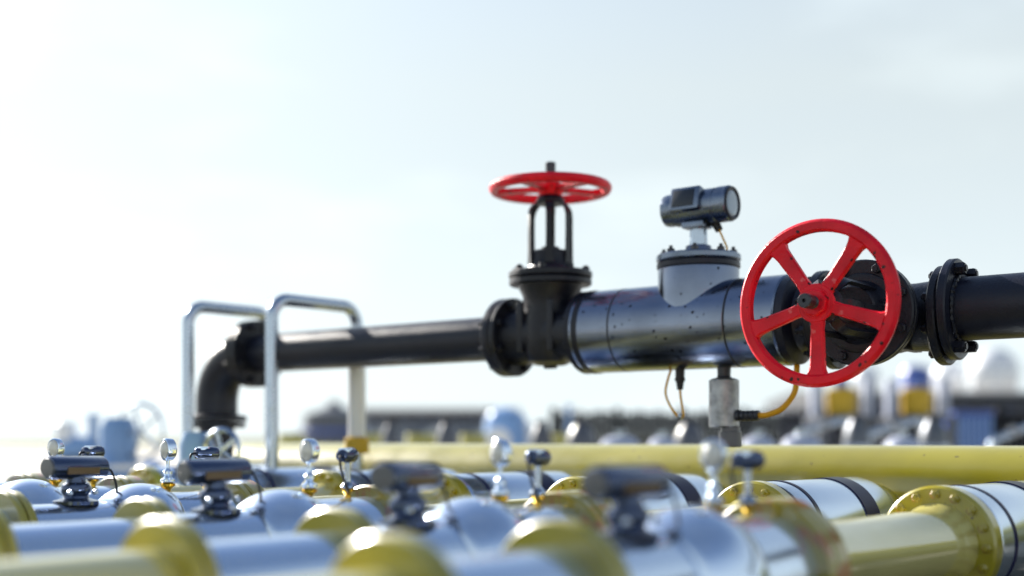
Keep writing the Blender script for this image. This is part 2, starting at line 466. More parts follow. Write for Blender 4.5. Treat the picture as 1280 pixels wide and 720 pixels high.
# ------------------------------------------------------------------ gate valve (X along the pipe, Z the stem)
def gate_valve(name, label, loc, rot, wheel_rot, stem_top=0.70):
    t = thing(name, label, 'valve', loc)
    t.rotation_euler = rot
    b = MB()
    # bowl and neck of the casting
    prof = [(-0.126, 0.02), (-0.122, 0.06), (-0.108, 0.092), (-0.07, 0.112), (0.02, 0.116), (0.10, 0.108), (0.155, 0.112), (0.18, 0.125), (0.20, 0.13)]
    b.lathe(prof, ZAX, 40, sy=1.0, sz=1.0)
    b.lathe([(-0.172, 0.118), (-0.150, 0.116), (-0.10, 0.112), (0.10, 0.112), (0.150, 0.116), (0.172, 0.118)], None, 40)
    for s_ in (-1, 1):                                   # webs on the bowl
        b.box(0.03, 0.016, 0.20, T(s_ * 0.075, -0.104, 0.03), 0.004)
    b.box(0.05, 0.03, 0.02, T(0, 0, -0.126), 0.004)
    b.build('body', M['black_cast'], t)
    for s_ in (-1, 1):
        f = MB().lathe(disc(0.172, 0.202, 0.162, 0.005, 0.09), None, 56).build('flange', M['black_cast'], t, (0, 0, 0), (0, 0, 0 if s_ > 0 else math.pi))
        bolts(HEX_BON, f, 8, 0.136, 0.172, True, 0.5)
    bf = MB().lathe(disc(0.20, 0.226, 0.168, 0.005) , ZAX, 56)
    bf = bf.build('bonnet_flange', M['black_cast'], t)
    bt = MB().lathe([(0.229, 0.160)] + disc(0.2295, 0.256, 0.170, 0.005) + [(0.256, 0.128), (0.260, 0.126), (0.262, 0.122), (0.262, 0.10)], ZAX, 56)
    bt = bt.build('bonnet_cover', M['black_cast'], t)
    bolts(HEX_BON, bt, 8, 0.146, 0.256, False, 0.5, 'Z')
    nk = MB().lathe([(0.26, 0.104), (0.275, 0.092), (0.30, 0.084), (0.335, 0.080), (0.34, 0.074), (0.34, 0.03)], ZAX, 48)
    nk.build('bonnet_neck', M['black_cast'], t)
    gl = MB().lathe([(0.335, 0.04), (0.345, 0.034), (0.346, 0.036), (0.356, 0.036), (0.358, 0.03)], ZAX, 32)
    gl.build('packing_gland', M['bolt'], t)
    # yoke: six curved strips of a slotted bell
    arm_z = [0.285, 0.34, 0.42, 0.48, 0.505, 0.522, 0.534, 0.542]
    arm_r = [0.088, 0.088, 0.088, 0.088, 0.084, 0.074, 0.060, 0.046]
    for ang in (-88, -32, 32, 88, 148, 212):
        a0 = R(ang - 90)
        wv = R(7.0)
        vs, fs = [], []
        for z_, r_ in zip(arm_z, arm_r):
            th = 0.0065 if abs(ang) < 60 or ang > 100 else 0.004
            flare = 1.0 + max(0, (0.36 - z_)) * 9 + max(0, z_ - 0.49) * 22
            for (rr, aa) in [(r_ + th, -wv * flare), (r_ + th, wv * flare), (r_ - th, wv * flare), (r_ - th, -wv * flare)]:
                vs.append((rr * math.cos(a0 + aa), rr * math.sin(a0 + aa), z_))
        for i in range(len(arm_z) - 1):
            for k in range(4):
                q = (k + 1) % 4
                fs.append((i * 4 + k, i * 4 + q, (i + 1) * 4 + q, (i + 1) * 4 + k))
        fs.append((3, 2, 1, 0)); e = (len(arm_z) - 1) * 4; fs.append((e, e + 1, e + 2, e + 3))
        MB()._add(vs, fs).build('yoke_arm', M['black_cast'], t)
    MB().lathe([(0.528, 0.03), (0.529, 0.055), (0.545, 0.058), (0.557, 0.052), (0.562, 0.044), (0.568, 0.03)], ZAX, 40).build('yoke_hub', M['black_cast'], t)
    st = MB()
    prof = [(0.33, 0.017)]
    z_ = 0.36
    while z_ < stem_top - 0.045:                          # screw thread
        prof += [(z_, 0.0205), (z_ + 0.0035, 0.0170)]
        z_ += 0.007
    prof += [(stem_top - 0.045, 0.018), (stem_top - 0.040, 0.0215), (stem_top - 0.003, 0.0215), (stem_top, 0.0195), (stem_top, 0.006), (stem_top - 0.012, 0.005)]
    st.lathe(prof, ZAX, 24)
    st.build('stem', M['bolt'], t)
    handwheel(t, 0.593, wheel_rot)
    return t

# positions along the black line
tv1 = tpx(688); tv2 = tpx(1111)
t_f1 = tv1 - 0.202          # left face of the first valve
t_m0 = tv1 + 0.202          # right face of the first valve
t_m1 = tv2 - 0.202
t_r = tv2 + 0.202

vl = gate_valve('gate_valve', 'black gate valve with red handwheel lying flat on top of its stem', bl(tv1), (0, 0, RZ_B), R(90) - RZ_B + R(4))
vr = gate_valve('gate_valve', 'black gate valve lying on its side with red handwheel facing the camera', bl(tv2, 0, AX - 0.018), (R(90), 0, RZ_B), R(-90) , 0.69)

# ------------------------------------------------------------------ right pipe
rp = thing('black_pipe', 'thick black painted pipe with bolted flange leaving frame at right', 'pipe', bl(t_r), RZ_B)
MB().lathe([(0.028, 0.1025), (2.6, 0.1025)], None, 64).build('pipe', M['black'], rp)
fl = MB().lathe(disc(0.003, 0.033, 0.164, 0.005, 0.08), None, 64).build('flange', M['black'], rp)
HEX_BIG = hex_mesh('bolt', 0.021, 0.032, M['black_cast'], 0.004)
for a in (62, 112, -62, -112):
    put('bolt', HEX_BIG, fl, (0.033, 0.134 * math.cos(R(a)), 0.134 * math.sin(R(a))), (R(a), 0, 0))
gk = MB().lathe(disc(-0.001, 0.004, 0.150, 0.001, 0.08), None, 48).build('gasket', M['seam'], rp)
wb = MB()
pts, rad = [], []
for k in range(97):
    a = 2 * math.pi * k / 96
    pts.append((0.036 + random.uniform(-.0015, .0015), 0.105 * math.cos(a), 0.105 * math.sin(a)))
    rad.append(0.009 + 0.0022 * math.sin(k * 1.9) + random.uniform(-.001, .001))
wb.tube(pts, rad, 8).build('weld_bead', M['black_cast'], rp)
MB().box(0.14, 0.20, AX - 0.10, T(2.0, 0, -(AX + 0.10) / 2), 0.01).build('support', M['grey'], rp)

# ------------------------------------------------------------------ flow meter
t_a, t_b = tpx(736), tpx(990)
fm = thing('flow_meter', 'steel flow meter body with upright neck between the two gate valves', 'flow meter', bl(t_m0), RZ_B)
xa, xb = t_a - t_m0, t_b - t_m0
xe = t_m1 - t_m0
xt = tpx(873) - t_m0
s1, s2 = tpx(787) - t_m0, tpx(929) - t_m0
print('meter', xa, xb, xe, xt, s1, s2)
MB().lathe(disc(0.003, max(0.035, xa - 0.022), 0.164, 0.005, 0.05), None, 56).build('flange', M['black_cast'], fm)
MB().lathe([(max(0.03, xa - 0.024), 0.14), (xa - 0.012, 0.163), (xa - 0.004, 0.163), (xa + 0.001, 0.150)], None, 56).build('end_ring', M['black'], fm)
MB().lathe([(xa, 0.157), (xa + 0.004, 0.161), (s1 - 0.004, 0.161), (s1 - 0.001, 0.1575), (s1 + 0.001, 0.1575), (s1 + 0.004, 0.161), (s2 - 0.005, 0.161), (s2, 0.1575),
            (s2 + 0.005, 0.161), (xb - 0.006, 0.161), (xb, 0.155)], None, 96).build('body', M['steel'], fm)
for sx in (s1, s2):
    MB().lathe([(sx - 0.0035, 0.155), (sx - 0.003, 0.1615), (sx + 0.003, 0.1615), (sx + 0.0035, 0.155)], None, 96).build('seam', M['seam'], fm)
MB().lathe([(xb - 0.002, 0.15), (xb + 0.004, 0.158), (xb + 0.03, 0.158), (xb + 0.036, 0.15), (xb + 0.05, 0.12), (xe - 0.06, 0.105), (xe - 0.04, 0.105)], None, 64).build('reducer', M['black'], fm)
ef = MB().lathe(disc(xe - 0.038, xe - 0.003, 0.162, 0.005, 0.08), None, 56).build('flange', M['black_cast'], fm)
bolts(HEX_BLACK, ef, 8, 0.134, xe - 0.038, True, 0.5)
# upright neck
TZ = T(xt, 0, 0) @ ZAX
MB().lathe([(0.06, 0.150), (0.205, 0.150), (0.211, 0.147)], TZ, 64).build('neck', M['steel'], fm)
MB().lathe([(0.207, 0.146)] + disc(0.209, 0.233, 0.154, 0.004), TZ, 64).build('neck_flange', M['black'], fm)
MB().lathe([(0.233, 0.148)] + disc(0.236, 0.262, 0.156, 0.005) + [(0.264, 0.13), (0.266, 0.06)], TZ, 64).build('cover_plate', M['steel_plain'], fm)
for k in range(8):
    a = 2 * math.pi * (k + 0.5) / 8
    put('bolt', HEX_SMALL, fm, (xt + 0.128 * math.cos(a), 0.128 * math.sin(a), 0.262), (0, R(-90), 0))
# electronics head on the neck (scaled to size)
hd = thing('transmitter_head', 'cylindrical steel transmitter head with dark display on top of flow meter', 'transmitter', bl(t_m0 + xt, 0, AX + 0.264), RZ_B)
hd.scale = (0.9, 0.9, 0.9)
MB().lathe([(0, 0.062), (0.010, 0.062), (0.014, 0.056), (0.034, 0.053), (0.038, 0.046)], ZAX, 32).build('base', M['head'], hd)
MB().lathe([(0.030, 0.038), (0.115, 0.036)], ZAX, 40).build('neck', M['rail'], hd)
MB().box(0.10, 0.085, 0.026, T(0.0, -0.012, 0.118), 0.005).build('bracket', M['steel_plain'], hd)
hz = 0.195
hs = MB()
hs.lathe([(-0.150, 0.056), (-0.146, 0.064), (-0.135, 0.067), (-0.098, 0.067), (-0.094, 0.071), (0.085, 0.071), (0.089, 0.067), (0.096, 0.067), (0.099, 0.073),
          (0.146, 0.073), (0.152, 0.068), (0.152, 0.058)], T(0, 0, hz), 56)
hs.build('housing', M['steel_plain'], hd)
MB().lathe([(0.1525, 0.068), (0.158, 0.0675), (0.160, 0.062), (0.156, 0.052), (0.1525, 0.051)], T(0, 0, hz), 48).build('bezel', M['black'], hd)
MB().lathe([(0.150, 0.05), (0.1545, 0.052), (0.156, 0.049), (0.157, 0.03)], T(0, 0, hz), 40).build('lens', M['glass_dark'], hd)
pod = MB().box(0.135, 0.062, 0.098, T(-0.022, -0.052, hz + 0.022) @ Matrix.Rotation(R(-14), 4, 'X'), 0.008).build('display_pod', M['steel_plain'], hd)
MB().box(0.098, 0.008, 0.072, T(-0.026, -0.0815, hz + 0.029) @ Matrix.Rotation(R(-14), 4, 'X'), 0.002).build('screen', M['screen'], hd)
MB().tube([(0.06, 0.02, 0.140), (0.085, 0.02, 0.095)], [0.020, 0.016], 12).build('cable_gland', M['rubber'], hd)
MB().tube(smooth_path([(0.085, 0.02, 0.097), (0.10, 0.02, 0.065), (0.125, 0.01, 0.02), (0.128, 0.0, 0.004)]), 0.0042, 8).build('cable', M['cable_yellow'], hd)

# fittings under the meter
xs = tpx(850) - t_m0
sn = thing('cable_sensor', 'small dark sensor plug with looping brown cable under the flow meter', 'sensor', bl(t_m0 + xs, 0, AX - 0.16), RZ_B)
MB().lathe([(0.01, 0.018), (-0.030, 0.0175), (-0.032, 0.020), (-0.042, 0.020), (-0.044, 0.0155), (-0.052, 0.0155), (-0.053, 0.013), (-0.062, 0.0145), (-0.063, 0.012), (-0.074, 0.0125), (-0.076, 0.008)], ZAX, 20).build('plug', M['rubber'], sn)
MB().tube(smooth_path([(0.0, 0, -0.074), (0.004, 0, -0.11), (0.014, 0, -0.16), (0.010, 0, -0.178), (-0.012, 0, -0.172), (-0.045, 0, -0.13), (-0.062, 0, -0.085), (-0.052, 0, -0.035), (-0.035, 0, 0.01)]), 0.0048, 8).build('cable', M['cable_yellow'], sn)
MB().lathe([(0, 0.0095), (0.016, 0.0095)], T(0.010, 0, -0.178) @ Matrix.Rotation(R(200), 4, 'Y'), 12).build('clip', M['rail'], sn)

xd = tpx(905) - t_m0
dp = thing('drain_pot', 'grey steel drain pot hanging under the flow meter with yellow cable', 'drain pot', bl(t_m0 + xd, 0, AX - 0.16), RZ_B)
MB().lathe([(0.012, 0.026), (-0.030, 0.024), (-0.034, 0.028), (-0.040, 0.03)], ZAX, 28).build('neck', M['bolt'], dp)
MB().lathe([(-0.036, 0.03), (-0.040, 0.046), (-0.046, 0.055), (-0.212, 0.055), (-0.218, 0.051), (-0.218, 0.03)], ZAX, 48).build('pot', M['cast_grey'], dp)
MB().lathe([(-0.216, 0.036), (-0.232, 0.036), (-0.234, 0.042), (-0.286, 0.042), (-0.29, 0.036)], T(0.026, 0, 0) @ ZAX, 32).build('drain_cap', M['grey'], dp)
gd = MB()
gp = [(0.05, 0.022), (0.066, 0.022), (0.067, 0.0165)]
for k in range(4):
    gp += [(0.072 + k * 0.018, 0.0165), (0.074 + k * 0.018, 0.0195), (0.084 + k * 0.018, 0.0195), (0.086 + k * 0.018, 0.016)]
gd.lathe(gp, T(0, 0, -0.175), 20)
gd.build('cable_gland', M['bolt'], dp)
MB().tube(smooth_path([(0.14, 0, -0.175), (0.175, 0, -0.172), (0.23, 0, -0.150), (0.275, 0, -0.095), (0.283, 0, -0.03), (0.280, 0.01, 0.02)]), 0.0105, 10).build('cable', M['cable_yellow'], dp)

# ------------------------------------------------------------------ left black pipe with elbow
t_e = tpx(318)
lp = thing('black_pipe', 'long black pipe with elbow turning down to the ground behind the hoop rails', 'pipe', bl(t_f1), RZ_B)
xel = t_e - t_f1
MB().lathe([(xel + 0.02, 0.0925), (-0.02, 0.0925)], None, 56).build('pipe', M['black'], lp)
lf = MB().lathe(disc(-0.036, -0.003, 0.162, 0.005, 0.07), None, 56).build('flange', M['black'], lp)
bolts(HEX, lf, 8, 0.134, -0.036, True, 0.5)
MB().lathe([(-0.06, 0.094), (-0.052, 0.102), (-0.040, 0.106), (-0.034, 0.100)], None, 48).build('weld_bead', M['steel_plain'], lp)
ff = MB().lathe(disc(xel + 0.004, xel + 0.04, 0.166, 0.005, 0.07), None, 48).build('flange', M['black_cast'], lp)
bolts(HEX_BLACK, ff, 8, 0.138, xel + 0.04, False, 0.5)
fe = MB().lathe(disc(xel - 0.036, xel, 0.166, 0.005, 0.07), None, 48).build('flange', M['black_cast'], lp)
bolts(HEX_BLACK, fe, 8, 0.138, xel - 0.036, True, 0.5)
rb = 0.235
pp = [(xel - 0.02, 0, 0)] + [(xel - 0.055 - rb * math.sin(R(a)), 0, -rb + rb * math.cos(R(a))) for a in range(0, 91, 6)] + [(xel - 0.055 - rb, 0, -rb - 0.06)]
MB().tube(pp, 0.105, 40).build('elbow', M['black'], lp)
xv = xel - 0.055 - rb
MB().lathe([(-rb - 0.06, 0.105), (-rb - 0.07, 0.15)] + [(-rb - 0.072, 0.152), (-rb - 0.098, 0.152), (-rb - 0.10, 0.10)], T(xv, 0, 0) @ ZAX, 48).build('flange', M['black_cast'], lp)
MB().lathe([(-rb - 0.102, 0.10), (-rb - 0.104, 0.145), (-rb - 0.13, 0.145), (-rb - 0.132, 0.10)], T(xv, 0, 0) @ ZAX, 48).build('flange', M['black_cast'], lp)
MB().lathe([(-rb - 0.12, 0.088), (-AX, 0.088)], T(xv, 0, 0) @ ZAX, 40).build('riser', M['black'], lp)

# ------------------------------------------------------------------ hoop rails
def hoop(label, px, ytop, z, width, rz, sleeve):
    # left leg nearer, right leg beyond the black pipe
    p = at(px, ytop, z)
    h = p.z
    t = thing('hoop_railing', label, 'railing', (p.x, p.y, 0), rz, 'tubular hoop guards over the black pipe')
    MB().tube(fillet([(0, 0, 0.012), (0, 0, h), (width, 0, h), (width, 0, 0.012)], 0.09, 8), 0.029, 20).build('hoop_tube', M['rail'], t)
    for x in (0, width):
        MB().lathe([(0, 0.075), (0.012, 0.075), (0.012, 0.035), (0.03, 0.034)], T(x, 0, 0) @ ZAX, 24).build('foot_plate', M['rail'], t)
    if sleeve:
        MB().lathe([(0.56, 0.034), (0.565, 0.043), (0.90, 0.043), (0.905, 0.034)], T(width, 0, 0) @ ZAX, 24).build('sleeve', M['white'], t)
        MB().lathe([(0.48, 0.04), (0.485, 0.060), (0.558, 0.060), (0.563, 0.04)], T(width, 0, 0) @ ZAX, 24).build('collar', M['gold'], t)
    return t
hoop('shiny hoop railing further right with pale sleeve on its far leg', 340, 373, 5.45, 0.52, R(50), True)
hoop('shiny hoop railing further left beside the black elbow', 235, 382, 5.80, 0.50, R(50), False)

# ------------------------------------------------------------------ yellow header pipe
RH = 0.19
ZH = EYE - 0.029 - RH
hp = Vector(((1187 - 640) / F * 4.40, 4.40, 0))
def hdr(t): return hp + Vector((ca * t, -cb * t, 0))
kh = (300 - 640) / F
th0 = (kh * hp.y - hp.x) / (ca + kh * cb)
hdx = thing('header_pipe', 'long fat yellow header pipe running behind the rows of pipes', 'pipe', (hp.x, hp.y, 0), RZ_B)
MB().lathe([(th0, RH), (1.6, RH)], T(0, 0, ZH), 72).build('pipe', M['yellow_header'], hdx)
MB().lathe([(th0 - 0.10, 0.02), (th0 - 0.09, 0.09), (th0 - 0.06, 0.15), (th0 - 0.02, 0.185), (th0 + 0.004, 0.192), (th0 + 0.02, 0.190)], T(0, 0, ZH), 56).build('end_cap', M['white'], hdx)
for x in (th0 + 0.6, th0 + 2.2, th0 + 3.8, 0.9):
    MB().box(0.16, 0.30, ZH - 0.11, T(x, 0, (ZH - 0.11) / 2), 0.012).build('support', M['concrete'], hdx)

# ------------------------------------------------------------------ the rows of yellow and polished pipes
AZ_U = R(42)
RZ_U = math.pi / 2 - AZ_U
ZA = EYE - 0.297
def tz(px): return 1 / (0.4444 + (px - 785) * 0.000218)
TP = [Vector(((px - 640) / F * tz(px), tz(px), 0)) for px in (785, 510, 270, 95)]
step = (TP[3] - TP[0]) / 3
TP += [TP[3] + step * k for k in (1, 2, 3)]

def pipe_row(label):
    t = thing('pipe_row', label, 'pipe', (0, 0, 0), 0, 'parallel rows of yellow and polished pipes')
    A = T(0, 0, ZA)
    MB().lathe([(-2.3, 0.1), (-0.60, 0.1)], A, 48).build('pipe', M['yellow_gloss'], t)
    MB().lathe(disc(-0.618, -0.596, 0.153, 0.005), A, 56).build('flange', M['yellow'], t)
    MB().lathe(disc(-0.593, -0.571, 0.153, 0.005), A, 56).build('flange', M['yellow'], t)
    MB().lathe([(-0.56, 0.107), (-0.2, 0.107)], A, 48).build('spool_pipe', M['chrome'], t)
    MB().lathe(disc(-0.222, -0.200, 0.154, 0.005), A, 56).build('flange', M['yellow'], t)
    MB().lathe(disc(-0.197, -0.175, 0.154, 0.005), A, 56).build('flange', M['yellow'], t)
    MB().lathe([(-0.17, 0.112), (0.088, 0.112), (0.090, 0.116)] + [(0.2 - 0.162 * math.cos(R(a)), 0.162 * math.sin(R(a))) for a in range(48, 124, 6)] + [(0.29, 0.131),
                (0.50, 0.131)], A, 64).build('valve_body', M['chrome'], t)
    MB().lathe(disc(0.495, 0.524, 0.164, 0.006), A, 56).build('flange', M['yellow_worn'], t)
    MB().lathe(disc(0.528, 0.585, 0.164, 0.006), A, 56).build('flange', M['yellow_worn'], t)
    MB().lathe([(0.58, 0.118), (0.60, 0.108), (0.62, 0.1), (1.36, 0.1), (1.38, 0.104), (1.41, 0.115), (1.43, 0.118)], A, 56).build('pipe', M['yellow_gloss'], t)
    f = MB().lathe(disc(1.42, 1.475, 0.165, 0.007), A, 64).build('flange', M['yellow'], t)
    for k in range(16):
        a = 2 * math.pi * k / 16
        put('bolt', HEX_Y, f, (1.42, 0.141 * math.cos(a), ZA + 0.141 * math.sin(a)), (0, 0, math.pi))
    MB().lathe([(1.47, 0.150), (1.485, 0.158), (1.50, 0.160), (2.11, 0.160), (2.13, 0.157), (2.145, 0.145), (2.145, 0.1)], A, 72).build('clamp_body', M['chrome'], t)
    MB().lathe([(1.574, 0.155), (1.575, 0.1625), (1.592, 0.1625), (1.593, 0.155)], A, 72).build('band', M['band'], t)
    MB().lathe([(1.889, 0.155), (1.89, 0.1635), (1.985, 0.1635), (1.986, 0.155)], A, 72).build('band', M['band'], t)
    MB().lathe([(2.14, 0.128), (2.16, 0.136), (2.24, 0.136), (2.26, 0.128), (2.27, 0.1)], A, 56).build('collar', M['yellow'], t)
    MB().lathe([(2.26, 0.1), (2.46, 0.1)], A, 48).build('pipe', M['yellow_gloss'], t)
    for x in (-1.3, -0.38, 1.0):
        MB().box(0.12, 0.22, ZA - 0.094, T(x, 0, (ZA - 0.094) / 2), 0.01).build('support', M['concrete'], t)
    return t

def pipe_transmitter(label):
    t = thing('pipe_transmitter', label, 'transmitter', (0, 0, 0), RZ_U, 'dark transmitters on the pipe rows')
    MB().lathe([(-0.004, 0.062), (0.006, 0.062), (0.009, 0.05), (0.014, 0.036), (0.02, 0.034), (0.03, 0.040), (0.042, 0.042), (0.052, 0.038), (0.058, 0.028), (0.068, 0.026), (0.085, 0.026)], ZAX, 36).build('neck', M['head'], t)
    hz_ = 0.10
    MB().lathe([(-0.088, 0.030), (-0.087, 0.037), (-0.083, 0.040), (0.078, 0.040), (0.083, 0.037), (0.086, 0.028)], T(0, 0, hz_) , 40, sz=0.82).build('housing', M['head'], t)
    MB().lathe([(-0.0925, 0.02), (-0.092, 0.031), (-0.087, 0.034)], T(0, 0, hz_), 32, sz=0.82).build('end_cap', M['grey'], t)
    MB().box(0.10, 0.006, 0.020, T(0.0, -0.038, hz_ - 0.008), 0.002).build('name_plate', M['cable_brown'], t)
    for s_ in (-1, 1):
        MB().lathe([(0, 0.008), (0.008, 0.008), (0.010, 0.005)], T(-0.04 * s_, -0.030, 0.03) @ Matrix.Rotation(R(-90), 4, 'Z'), 10).build('bolt', M['rail'], t)
    MB().tube(smooth_path([(0.080, 0, hz_), (0.105, -0.01, hz_ - 0.01), (0.118, -0.02, hz_ - 0.06), (0.105, -0.03, 0.0), (0.075, -0.04, -0.010)]), 0.0035, 8).build('cable', M['rubber'], t)
    return t

def dial_gauge(label):
    t = thing('pressure_gauge', label, 'gauge', (0, 0, 0), 0, 'round gauges on the pipe rows')
    MB().lathe([(-0.006, 0.010), (0.004, 0.008), (0.010, 0.012), (0.018, 0.021), (0.025, 0.022), (0.028, 0.012)], ZAX, 24).build('base', M['brass_reflection'], t)  # golden cup, with its reflection in the pipe shaped as a drop below
    MB().lathe([(0.026, 0.010), (0.028, 0.019), (0.032, 0.022), (0.038, 0.022), (0.043, 0.013), (0.049, 0.010), (0.054, 0.014), (0.062, 0.014), (0.068, 0.008), (0.074, 0.006), (0.088, 0.0055), (0.098, 0.007)], ZAX, 24).build('stem', M['chrome'], t)
    q = T(0, 0, 0.128) @ Matrix.Rotation(R(-128), 4, 'Z')
    MB().lathe([(-0.020, 0.012), (-0.019, 0.027), (-0.013, 0.033), (0.006, 0.0345), (0.011, 0.033), (0.013, 0.030), (0.009, 0.0285), (0.009, 0.01)], q, 36, sy=0.8).build('case', M['chrome'], t)
    MB().lathe([(0.006, 0.029), (0.012, 0.027), (0.017, 0.022), (0.0205, 0.014), (0.022, 0.005)], q, 32, sy=0.8).build('domed_glass', M['dial'], t)
    return t

def mini_transmitter(label):
    t = thing('mini_transmitter', label, 'transmitter', (0, 0, 0), RZ_U, 'small transmitters on the pipe rows')
    MB().lathe([(-0.006, 0.009), (0.004, 0.008), (0.010, 0.012), (0.016, 0.019), (0.022, 0.020), (0.024, 0.011)], ZAX, 24).build('base', M['brass_reflection'], t)  # golden cup again, its lower drop standing in for a reflection
    MB().lathe([(0.022, 0.010), (0.024, 0.018), (0.030, 0.021), (0.036, 0.015), (0.042, 0.008), (0.10, 0.0075)], ZAX, 24).build('stem', M['rail'], t)
    MB().lathe([(-0.040, 0.012), (-0.036, 0.017), (-0.012, 0.019), (-0.008, 0.0215), (0.026, 0.0215), (0.034, 0.018), (0.037, 0.010)], T(0.0, 0, 0.115), 28).build('housing', M['head'], t)
    MB().box(0.030, 0.030, 0.020, T(-0.012, 0, 0.126), 0.004).build('cover', M['chrome'], t)
    MB().tube(smooth_path([(-0.038, 0, 0.115), (-0.055, -0.006, 0.110), (-0.058, -0.010, 0.085), (-0.040, -0.012, 0.04), (-0.018, -0.01, 0.014)]), 0.0036, 8).build('cable', M['rubber'], t)
    return t

rowname = ['nearest', 'second nearest', 'third nearest', 'fourth nearest', 'fifth nearest', 'sixth nearest', 'farthest']
row0 = pipe_row('x'); tr0 = pipe_transmitter('x'); ga0 = dial_gauge('x'); mi0 = mini_transmitter('x')
U = Vector((math.sin(AZ_U), math.cos(AZ_U), 0))
trn = ['largest and most blurred dark transmitter, on the nearest pipe row', 'dark transmitter second from the right, in the foreground centre',
       'dark transmitter second from the left, below the hoop railings', 'leftmost of the dark transmitters, on a polished pipe']
gan = ['rightmost, most blurred round gauge on a beaded stem', 'second round gauge from the right, in front of yellow header pipe',
       'middle round gauge of the row, right of the hoop railings', 'second round gauge from the left, before the black riser', 'leftmost round gauge, near the left picture edge']
min_ = ['rightmost small blue transmitter beside the blurriest gauge', 'second small transmitter from the right, before yellow header pipe',
        'middle small transmitter of the row, with slanting cable', 'second small transmitter from the left, above a dark transmitter', 'leftmost small transmitter with curled cable']
for i, p in enumerate(TP):
    r_ = row0 if i == 0 else copy_tree(row0)
    r_.location = (p.x, p.y, 0); r_.rotation_euler = (0, 0, RZ_U)
    r_['label'] = 'row of yellow pipe, flanges and polished bodies, %s to the camera' % rowname[i]
    if i < 4:
        q = tr0 if i == 0 else copy_tree(tr0)
        q.location = (p.x, p.y, ZA + 0.112); q['label'] = trn[i]; q.rotation_euler = (0, R([0, 1.2, -0.8, 0.5][i]), RZ_U + R([-6, 9, -3, 4][i]))
    if i < 5:
        d = p + U * 0.295
        q = ga0 if i == 0 else copy_tree(ga0)
        q.location = (d.x, d.y, ZA + 0.133); q['label'] = gan[i]; q.rotation_euler = (R([1, -1.5, 2, 0, -1][i]), 0, R([10, -12, 4, -6, 14][i]))
        d = p + U * 0.43
        q = mi0 if i == 0 else copy_tree(mi0)
        q.location = (d.x, d.y, ZA + 0.133); q['label'] = min_[i]; q.rotation_euler = (0, R([0, 1.5, -2, 1, 0][i]), RZ_U + R([-14, 10, 22, -8, 5][i]))

# ------------------------------------------------------------------ background plant
def ground_pt(px, z): return ((px - 640) / F * z, z, 0)
def hgt(py, z): return EYE + (HOR - py) / F * z
def wid(n, z): return n / F * z

# light blue gate valves with bright wheels at the left
def blue_valve(label, px, z, h, wr, wpx, k=1.0):
    t = thing('blue_valve', label, 'valve', ground_pt(px, z), 0, 'pale blue valves behind the pipe rows')
    MB().lathe([(x_, r_ * k) for x_, r_ in [(0, 0.16), (0.02, 0.17), (0.06, 0.17), (0.07, 0.12), (h * 0.45, 0.115), (h * 0.5, 0.13), (h * 0.9, 0.125), (h, 0.09)]], ZAX, 32).build('body', M['lightblue'], t)
    MB().lathe([(x_ * k, r_ * k) for x_, r_ in [(-0.3, 0.15), (-0.26, 0.15), (-0.25, 0.09), (0.25, 0.09), (0.26, 0.15), (0.3, 0.15)]], T(0, 0, h * 0.35) @ Matrix.Rotation(R(48), 4, 'Z'), 32).build('pipe_stub', M['lightblue'], t)
    MB().lathe([(h * 0.5 - 0.02, 0.14 * k), (h * 0.5 + 0.02, 0.14 * k)], ZAX, 32).build('flange', M['white'], t)
    x = wid(wpx - px, z)
    MB().tube([(0, 0, h * 0.84), (x, -0.12, h * 0.86)], 0.02, 10).build('stem', M['rail'], t)
    q = T(x, -0.12, h * 0.86) @ Matrix.Rotation(R(68), 4, 'Z')
    wh = MB().lathe([(-0.012, wr - 0.014), (0, wr), (0.012, wr - 0.014), (0, wr - 0.026)], q, 48, closed=True).build('handwheel', M['rail'], t)
    for k in range(5):
        a = 2 * math.pi * k / 5
        MB().tube([(0, 0, 0), (0, (wr - 0.015) * math.cos(a), (wr - 0.015) * math.sin(a))], 0.011, 8, q).build('spoke', M['rail'], wh)
    return t
blue_valve('pale blue valve with upright bright wheel, left of the hoop railings', 148, 8.6, 0.70, 0.21, 182)
blue_valve('pale blue valve with bright wheel beside the black riser', 246, 5.45, 0.585, 0.105, 285, 0.62)
t = thing('pump_unit', 'low pale blue pump with white motor far at left', 'pump', ground_pt(104, 14), 0)
MB().box(0.55, 0.45, 0.30, T(0, 0, 0.15), 0.03).build('plinth', M['concrete'], t)
MB().lathe([(-0.26, 0.05), (-0.25, 0.14), (0.12, 0.14), (0.13, 0.06), (0.25, 0.06)], T(0, 0, 0.44), 28).build('pump_casing', M['lightblue'], t)
MB().lathe([(-0.14, 0.10), (-0.12, 0.12), (0.10, 0.12), (0.12, 0.10)], T(-0.2, 0, 0.62) @ ZAX, 28).build('motor', M['white'], t)
MB().lathe([(0.0, 0.06), (0.30, 0.06), (0.30, 0.1), (0.33, 0.1)], T(0.12, 0, 0.5) @ ZAX, 20).build('discharge', M['lightblue'], t)

